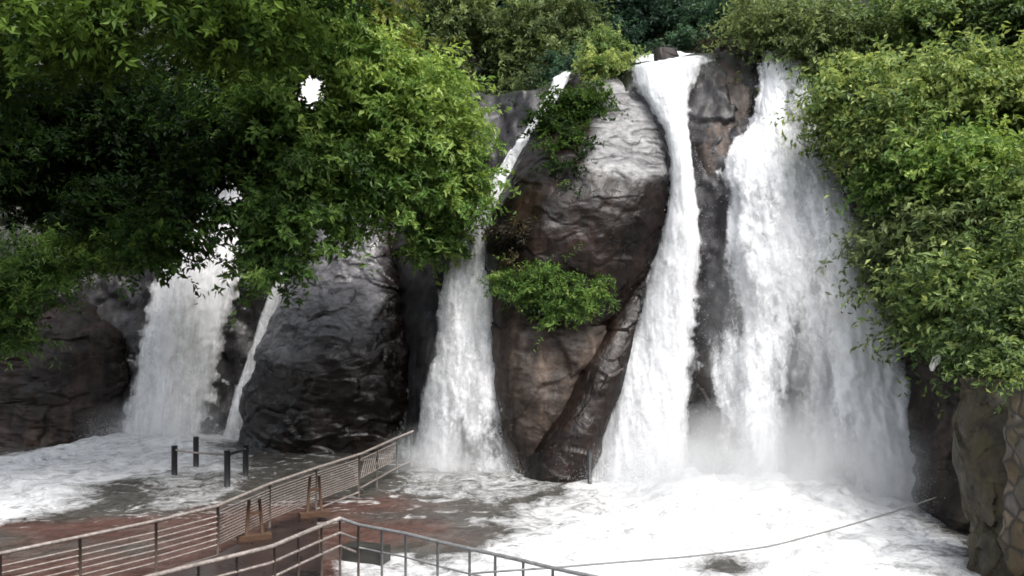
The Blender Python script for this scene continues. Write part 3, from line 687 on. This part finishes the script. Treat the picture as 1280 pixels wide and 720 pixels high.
# white scrap caught on the right rock
q = W(1169, 454, 19.55); n = 18
uu, vv = np.meshgrid(np.linspace(-1, 1, n), np.linspace(-1, 1, n)); uu, vv = uu * np.sqrt(1 - vv ** 2 / 2) * (1 + .3 * vv), vv * np.sqrt(1 - uu ** 2 / 2); sh = np.stack([uu * .10 + vv * .04, .08 * fbm(np.stack([uu, vv, uu * 0], -1) * 1.3, 3, 81) , vv * .17 + uu * .05], -1) + q
bk = sh + np.array([0, .05, 0]); idx = np.arange(n * n).reshape(n, n); rim = np.concatenate([idx[0], idx[1:, -1], idx[-1, -2::-1], idx[-2:0:-1, 0]])
rf = np.stack([rim, np.roll(rim, -1), np.roll(rim, -1) + n * n, rim + n * n], 1); gf = grid_faces(n, n)
tag(mk('cloth_scrap', np.concatenate([sh.reshape(-1, 3), bk.reshape(-1, 3)]), [gf, gf[:, ::-1] + n * n, rf], M['white'], origin=q), 'small crumpled white scrap caught on the dark rock right of the falls', 'scrap')

# ------------------------------------------------------------------ vegetation
GAPS = [(388, 112, 24, 36), (286, 243, 36, 15), (400, 292, 16, 16)]
def crown(name, ell, n, size, mat, parent, puff=.55, npuff=None, tint=.5, tvar=.18, flat=.62, up=.5, droop=.35, aspect=.42, clump=26, sprig=.12):
    """leaf mass: puffs scattered in ellipsoids (photo column, row, depth, half width px, half height px, half depth m[, weight, tint])"""
    vol = np.array([e[3] * e[4] * (e[2] / 25) ** 2 * (e[6] if len(e) > 6 else 1) for e in ell]); vol = vol / vol.sum()
    npuff = npuff or max(12, n // clump // 6)
    PC, PT = [], []
    for e, w in zip(ell, vol):
        m = max(3, int(round(npuff * w))); c = W(e[0], e[1], e[2]); r = np.array([e[3] / F * e[2], e[5], e[4] / F * e[2]])
        d = rng.normal(size=(m, 3)); d /= np.linalg.norm(d, axis=1, keepdims=True)
        rad = rng.random(m) ** .42
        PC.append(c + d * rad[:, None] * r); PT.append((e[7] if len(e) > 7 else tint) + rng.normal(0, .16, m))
    PC = np.concatenate(PC); PT = np.concatenate(PT); PR = puff * (.55 + .9 * rng.random(len(PC)))
    # twig sprays inside each puff, leaves along each spray
    nc = max(1, n // clump); pk = rng.choice(len(PC), nc, p=PR ** 2 / (PR ** 2).sum())
    d = rng.normal(size=(nc, 3)); d[:, 2] += .25; d /= np.linalg.norm(d, axis=1, keepdims=True)
    start = PC[pk] + d * (PR[pk] * (.35 + .6 * rng.random(nc)))[:, None] * np.array([1, 1, flat])
    sd = d * np.array([1, 1, .4]) + rng.normal(0, .35, (nc, 3)); sd[:, 2] -= .12; sd /= np.linalg.norm(sd, axis=1, keepdims=True)
    sl = size * (2.2 + 2.2 * rng.random(nc)) * np.where(rng.random(nc) < sprig, 2.3, 1.0); st_t = PT[pk] + rng.normal(0, .10, nc)
    k = np.repeat(np.arange(nc), clump); t = rng.random(len(k))
    base = start[k] + sd[k] * (sl[k] * t)[:, None] + rng.normal(0, size * .28, (len(k), 3)); base[:, 2] -= droop * size * 2 * t * t
    hx, hy = 640 + F * base[:, 0] / base[:, 1], HZ - F * (base[:, 2] - CH) / base[:, 1]
    keep = np.ones(len(k), bool)
    for a_, b_, c_, d_ in GAPS: keep &= ((hx - a_) / c_) ** 2 + ((hy - b_) / d_) ** 2 > .15 + 1.1 * rng.random(len(k))
    k, t, base = k[keep], t[keep], base[keep]
    N = len(k)
    nrm = rng.normal(0, .55, (N, 3)) + d[k] * .55; nrm[:, 2] += up; nrm /= np.linalg.norm(nrm, axis=1, keepdims=True)
    a = sd[k] * .6 + rng.normal(0, .65, (N, 3)); a -= nrm * (a * nrm).sum(1, keepdims=True); a /= np.linalg.norm(a, axis=1, keepdims=True) + 1e-9
    s = np.cross(nrm, a); Ln = size * (.6 + .8 * rng.random(N)); Wn = Ln * aspect * (.8 + .5 * rng.random(N)); Ln, Wn = Ln[:, None], Wn[:, None]
    V = np.stack([base, base + a * Ln * .45 + s * Wn * .5 + nrm * Wn * .18, base + a * Ln - nrm * Ln * .18, base + a * Ln * .45 - s * Wn * .5 + nrm * Wn * .18], 1)
    f = (np.arange(N)[:, None, None] * 4 + np.array([(0, 1, 2), (0, 2, 3)])[None]).reshape(-1, 3)
    T = np.repeat(np.clip(st_t[k] + rng.normal(0, tvar * .6, N), 0, 1), 4)
    o = mk(name, V.reshape(-1, 3), f, mat, parent, attrs={'tint': T}, smooth=False)
    return o, PC

def limbs(base, PC, mat, parent, r0=.12, nl=10, name='trunk', fork=.5, wob=.15):
    """tapered trunk from base that forks into limbs reaching leaf puffs"""
    b = MB(); base = np.asarray(base, float); cen = PC.mean(0); f = base + (cen - base) * fork
    def path(p, q, ra, rb, m=9):
        t = np.linspace(0, 1, m)[:, None]; w = fbm(np.concatenate([t * 2.2 + rng.random() * 40, t * 0 + rng.random() * 9, t * 0], 1), 2, 3)[:, None] * np.linalg.norm(q - p) * wob
        side = np.cross(q - p, rng.normal(size=3)); side /= np.linalg.norm(side) + 1e-9
        b.tube(p + (q - p) * t + side * w * np.sin(t * np.pi), ra + (rb - ra) * t[:, 0], 7)
    path(base, f, r0, r0 * .7)
    for j in rng.choice(len(PC), min(nl, len(PC)), replace=False):
        p0 = base + (f - base) * (.55 + .45 * rng.random()); path(p0, PC[j], r0 * .5, r0 * .09)
    return b.build(name, mat, parent)

def plant(kind, label, cat, ell, n, size, leaf, base, r0=.1, nl=10, bark='bark', group=None, trunk='trunk', crown_name='crown', fork=.5, **kw):
    t = thing(kind, label, cat, base, group)
    o, PC = crown(crown_name, ell, n, size, M[leaf], t, **kw)
    limbs(base, PC, M[bark], t, r0, nl, trunk, fork)
    return t

# --- left: dark overhanging tree
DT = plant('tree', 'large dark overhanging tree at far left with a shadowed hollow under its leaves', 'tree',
      [(40, 45, 19, 110, 38, 1.6, 1, .85), (170, 15, 18.5, 120, 40, 1.8, 1, .75), (290, 45, 20, 75, 45, 1.6, 1, .85), (60, 30, 17, 60, 25, 1.0, 1, .85), (20, 175, 26.5, 110, 75, 1.3, 1, .12), (150, 190, 27.5, 130, 95, 1.2, 1, .08),  # tints paint the lit top and the hollow's shade into the leaf colour
       (270, 200, 25, 70, 80, 1.2, 1, .2), (150, 265, 25.5, 75, 40, 1.2, 1, .15), (200, 290, 23.5, 40, 40, 1.0, 1, .45), (-90, 100, 20, 90, 160, 2.5, .5), (20, -190, 23.5, 160, 80, 2.2, .9), (60, -80, 19, 170, 50, 2.0), (340, -70, 20, 140, 60, 3.0)],  # clumps above the frame are added, out of view, to shade the hollow
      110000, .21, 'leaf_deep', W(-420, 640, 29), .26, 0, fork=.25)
# --- left middle tree, bright
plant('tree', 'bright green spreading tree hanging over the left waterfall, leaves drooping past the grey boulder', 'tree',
      [(390, 60, 24.5, 75, 55, 1.5, 1, .75), (490, 115, 25.5, 68, 50, 1.6, 1, .82), (555, 165, 26.5, 42, 46, 1.3, 1, .8), (570, 205, 26.5, 30, 42, 1.0, 1, .7), (470, 170, 25.5, 80, 60, 1.5, 1, .52), (395, 205, 24.8, 70, 55, 1.3, 1, .38),  # higher tints paint light on the upper leaves, lower ones shade underneath
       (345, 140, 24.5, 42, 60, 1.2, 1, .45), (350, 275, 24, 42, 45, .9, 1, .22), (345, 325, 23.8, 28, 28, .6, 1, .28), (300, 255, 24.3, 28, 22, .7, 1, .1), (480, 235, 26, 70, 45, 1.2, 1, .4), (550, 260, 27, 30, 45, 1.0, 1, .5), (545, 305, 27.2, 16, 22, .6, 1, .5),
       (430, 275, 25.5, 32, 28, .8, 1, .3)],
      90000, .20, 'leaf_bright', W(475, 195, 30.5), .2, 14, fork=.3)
lb = MB()
lb.tube([W(-420, 640, 29), W(-200, 400, 29), W(0, 255, 28.6), W(110, 240, 27.2), W(195, 258, 25.2), W(248, 284, 24.2), W(300, 268, 24.1), W(345, 240, 24.0)], [.26, .2, .16, .14, .125, .11, .07, .03], 9)
lb.tube([W(248, 284, 24.2), W(262, 300, 24.1), W(268, 322, 24.0)], [.08, .05, .02], 7); lb.tube([W(225, 278, 24.3), W(262, 252, 24.2), W(290, 225, 24.3)], [.09, .06, .02], 7)
lb.tube([W(300, 268, 24.1), W(330, 300, 24.0), W(368, 338, 23.9)], [.06, .04, .015], 7)
lb.build('branch', M['bark'], DT)
# --- yellowish treetop
plant('tree', 'yellow-brown leafed treetop at the upper left, above the bright green tree', 'tree',
      [(440, 12, 25.5, 50, 30, 1.2, 1, .5), (475, 48, 26.5, 32, 26, 1.0, 1, .5), (395, -8, 25.5, 45, 25, 1.0, 1, .6)], 15000, .17, 'leaf_yellow', W(440, 170, 33.5), .14, 12)
# --- upper middle trees with trunks showing
plant('tree', 'muted green tree with two pale forked trunks above the narrow waterfall', 'tree',
      [(560, 20, 37, 70, 45, 1.8), (620, 45, 37.5, 55, 38, 1.6, 1, .55), (530, 70, 36.5, 40, 40, 1.4, 1, .4)], 24000, .2, 'leaf_muted', W(600, 142, 37.2), .16, 14, 'bark_pale', fork=.7)
plant('tree', 'grey-green tree with a thin trunk, just left of the tallest boulder', 'tree',
      [(690, 30, 37.5, 65, 42, 1.8), (705, 75, 36.5, 38, 24, 1.2, 1, .6), (660, 80, 37, 30, 22, 1.0, 1, .4)], 20000, .19, 'leaf_muted', W(652, 150, 36.6), .12, 12, 'bark_pale', fork=.6)
plant('tree', 'dark blue-green tree in deep shade above the central waterfall', 'tree',
      [(790, 15, 38.6, 70, 50, 1.4, 1, .3), (760, 55, 38, 45, 30, 1.5, 1, .25)], 20000, .21, 'leaf_blue', W(790, 110, 38.6), .2, 10)
plant('tree', 'blue-green tree with lighter leaves beside the top of the rock pillar', 'tree',
      [(875, 30, 38.5, 50, 38, 1.6, 1, .75), (850, 58, 38, 32, 16, 1.0, 1, .7)], 14000, .19, 'leaf_blue', W(875, 95, 39), .15, 10)
plant('tree', 'tall dark evergreen filling the gap at the top behind the other trees', 'tree',
      [(720, 0, 40.5, 190, 60, 1.2, 1, .3), (620, 20, 40, 90, 60, 1.0, 1, .3), (850, 0, 41, 90, 50, 1.2, 1, .35)], 26000, .28, 'leaf_blue', W(720, 60, 41.5), .25, 14)
plant('shrub', 'yellow-green shrub on top of the tallest boulder', 'shrub',
      [(757, 85, 30.0, 30, 24, .7, 1, .66), (755, 55, 30.6, 20, 13, .5, 1, .4)], 8000, .14, 'leaf_olive', W(757, 112, 30.8), .04, 8, puff=.3, trunk='stem', crown_name='foliage')
plant('creeper', 'dark green creeper hanging down the upper left of the tallest boulder', 'creeper',
      [(720, 140, 28.2, 44, 28, .6, 1, .5), (712, 185, 27.0, 32, 28, .55, 1, .4), (712, 222, 26.2, 15, 24, .4, 1, .4), (690, 155, 28.0, 24, 20, .5, 1, .4), (745, 125, 28.6, 22, 18, .5, 1, .55)], 18000, .13, 'leaf_deep', W(725, 112, 30.0), .03, 10, puff=.28, trunk='stem', crown_name='foliage')
plant('fern_clump', 'lush green fern clump growing on the ledge halfway down the tallest boulder', 'fern clump',
      [(690, 362, 25.6, 68, 27, .5, 1, .38), (740, 362, 25.8, 32, 16, .4, 1, .3), (712, 388, 25.5, 34, 14, .35, 1, .5), (650, 350, 25.8, 30, 18, .4, 1, .5)], 15000, .13, 'leaf_bright', W(695, 392, 26.4), .03, 12, puff=.28, trunk='stem', crown_name='fronds', aspect=.28)
plant('shrub', 'withered brown shrub on the tallest boulder just above the fern clump', 'shrub',
      [(640, 292, 25.9, 24, 18, .3, 1, .3), (652, 325, 25.8, 20, 12, .3, 1, .75)], 2200, .12, 'leaf_rust', W(642, 318, 26.3), .03, 8, puff=.24, trunk='stem', crown_name='foliage')
# --- left bank
plant('shrub', 'bright green ferny shrub on the bank at the left edge', 'shrub',
      [(30, 345, 25, 62, 42, 1.0, 1, .36), (-20, 400, 25, 45, 40, .9, 1, .3), (105, 318, 25.2, 48, 22, .8, 1, .36), (10, 418, 25.2, 30, 24, .6, 1, .3)], 26000, .15, 'leaf_bright', W(10, 420, 30.0), .05, 12, puff=.35, trunk='stem', crown_name='foliage', aspect=.3)
plant('shrub', 'dull olive shrub hanging over the bank beside the left waterfall', 'shrub',
      [(150, 310, 29, 50, 30, .8, 1, .3), (110, 285, 28.6, 70, 30, .9, 1, .35), (195, 275, 29, 30, 35, .7, 1, .45)], 14000, .14, 'leaf_olive', W(150, 350, 31), .06, 10, puff=.4, trunk='stem', crown_name='foliage')
# --- right side shrubs
R = [
 ('broad olive bush at the top right, above the wide waterfall', [(960, 30, 28, 60, 32, 1.3, 1, .6), (1030, 50, 27, 55, 40, 1.3, 1, .5), (1022, 92, 26.3, 26, 26, .9, 1, .5)], W(990, 80, 30), 20000, 'leaf_muted'),
 ('dark-hearted bush near the top right corner of the slope', [(1130, 25, 26, 70, 38, 1.5, 1, .42), (1210, 15, 26, 60, 35, 1.5, 1, .35), (1280, 20, 25, 50, 40, 1.4, 1, .2)], W(1180, 90, 28.5), 20000, 'leaf_olive'),
 ('yellowish sunlit bush against the right edge, high on the slope', [(1215, 105, 23, 60, 38, 1.2, 1, .72), (1280, 130, 22.5, 40, 50, 1.2, 1, .75), (1170, 110, 23.5, 40, 35, 1.0, 1, .65)], W(1230, 180, 25), 20000, 'leaf_olive'),
 ('light green bush leaning over the upper edge of the wide waterfall', [(1070, 120, 24.6, 55, 40, 1.1, 1, .58), (1060, 160, 24.2, 34, 28, .9, 1, .55), (1110, 165, 23.8, 45, 38, 1.0, 1, .6)], W(1090, 200, 26.5), 20000, 'leaf_olive'),
 ('full bright bush halfway down the slope right of the falls', [(1160, 215, 22.6, 55, 42, 1.1, 1, .58), (1105, 235, 23, 40, 36, .9, 1, .5), (1210, 205, 22, 45, 40, 1.0, 1, .66)], W(1165, 280, 24.8), 20000, 'leaf_bright'),
 ('shaded green bush at the right edge in the middle of the slope', [(1260, 235, 21, 45, 45, 1.0, 1, .55), (1240, 300, 20.6, 50, 40, 1.0, 1, .4), (1290, 320, 20, 30, 50, .9, 1, .4)], W(1270, 350, 22.5), 18000, 'leaf_olive'),
 ('dense bush hanging beside the middle of the wide waterfall', [(1120, 305, 22.6, 40, 36, .8, 1, .45), (1165, 300, 22, 45, 40, .9, 1, .5), (1135, 355, 22.3, 40, 32, .7, 1, .36)], W(1150, 350, 23.8), 17000, 'leaf_muted'),
 ('lowest drooping bush over the dark rock wall on the right', [(1200, 365, 20.8, 50, 36, .8, 1, .42), (1170, 405, 21.3, 42, 26, .7, 1, .28), (1235, 415, 19.8, 40, 34, .7, 1, .3)], W(1200, 420, 22.3), 17000, 'leaf_olive'),
 ('sprawling bush above the stone wall at the right edge', [(1275, 395, 18, 36, 45, .8, 1, .3), (1268, 450, 17, 22, 26, .6, 1, .25), (1292, 474, 16, 24, 24, .5, 1, .3)], W(1275, 470, 17.6), 9000, 'leaf_olive'),
]
BK = [
 ('black-green thicket in the shaded hollow behind the dark overhanging tree', [(60, 170, 28.5, 120, 90, 1.0, 1, .15), (190, 190, 29.5, 110, 80, 1.0, 1, .12), (90, 250, 28.5, 110, 50, .8, 1, .2)], W(120, 330, 31), 30000, 'leaf_deep', .2),  # dark fill leaves, the hollow's shade put into their tint
 ('shaded thicket on the slope above the top of the far left waterfall', [(250, 90, 33, 120, 70, 1.2, 1, .3), (340, 60, 33.5, 80, 60, 1.2, 1, .4), (445, 150, 33, 50, 60, 1.2, 1, .3)], W(260, 150, 36), 26000, 'leaf_deep', .2),
 ('dark undergrowth below the pale forked trunks, left of the narrow waterfall', [(545, 130, 33, 50, 40, 1.0, 1, .35), (600, 160, 32.5, 28, 35, .8, 1, .25), (650, 118, 34, 35, 18, .8, 1, .3)], W(580, 200, 33.5), 12000, 'leaf_muted', .17),
 ('low dark shrub at the cliff top just left of the yellow-green shrub', [(690, 108, 33.5, 30, 12, .7, 1, .3), (720, 82, 33.5, 26, 12, .6, 1, .35)], W(700, 120, 33.8), 5000, 'leaf_blue', .15),
]
for lab, ell, base, n_, lf, sz in BK:
    plant('shrub', lab, 'shrub', ell, n_, sz, lf, base, .04, 5, trunk='stem', crown_name='foliage', puff=.5)
for lab, ell, base, n_, lf in R:
    plant('shrub', lab, 'shrub', [(e[0] + 6 * (e[0] < 1180), e[1], e[2] + rng.uniform(-.7, .7), e[3] * .88, e[4] * .86, *e[5:]) for e in ell], int(n_ * 1.1), .12 + .07 * rng.random(), lf, base, .05, 16, trunk='stem', crown_name='foliage', puff=.46, npuff=int(n_ / 190), group='shrubs on the right slope', tvar=.34, flat=1.0, up=.35, sprig=.28, clump=20)
plant('shrub', 'brownish twiggy tuft on top of the rock pillar between the big falls', 'shrub',
      [(905, 54, 28.8, 24, 9, .4, 1, .6)], 1600, .1, 'leaf_rust', W(905, 66, 29.1), .02, 6, puff=.22, trunk='stem', crown_name='foliage')

# ------------------------------------------------------------------ light
w = bpy.data.worlds.new('World'); scene.world = w; w.use_nodes = True
nt = w.node_tree; bg = nt.nodes['Background']
sky = nt.nodes.new('ShaderNodeTexSky'); sky.sky_type = 'NISHITA'; sky.sun_disc = False
EL, AZ = math.radians(56), math.radians(150)       # high sun behind the camera to the right, through cloud
sky.sun_elevation = EL; sky.sun_rotation = AZ; sky.air_density = 1.0; sky.dust_density = 3.0
hs = nt.nodes.new('ShaderNodeHueSaturation'); hs.inputs['Saturation'].default_value = .35
nt.links.new(sky.outputs[0], hs.inputs['Color']); nt.links.new(hs.outputs[0], bg.inputs[0]); bg.inputs[1].default_value = .13
sl = bpy.data.lights.new('sun', 'SUN'); sl.energy = 1.3; sl.angle = math.radians(25); sl.color = (1, .97, .92)
so = bpy.data.objects.new('sun', sl); col.objects.link(so)
dirv = Vector((math.sin(AZ) * math.cos(EL), math.cos(AZ) * math.cos(EL), math.sin(EL)))
so.rotation_euler = dirv.to_track_quat('Z', 'Y').to_euler(); so.location = dirv * 60

vs = scene.view_settings; vs.view_transform = 'Standard'; vs.look = 'None'; vs.exposure = 1.55; vs.gamma = 1; vs.use_curve_mapping = False
cy = scene.cycles
cy.max_bounces = 8; cy.diffuse_bounces = 3; cy.glossy_bounces = 2; cy.transparent_max_bounces = 16; cy.transmission_bounces = 2
cy.caustics_reflective = False; cy.caustics_refractive = False
cy.use_denoising = True
cy.volume_bounces = 2; cy.volume_step_rate = 2.0; cy.volume_max_steps = 64
cy.filter_width = 1.7
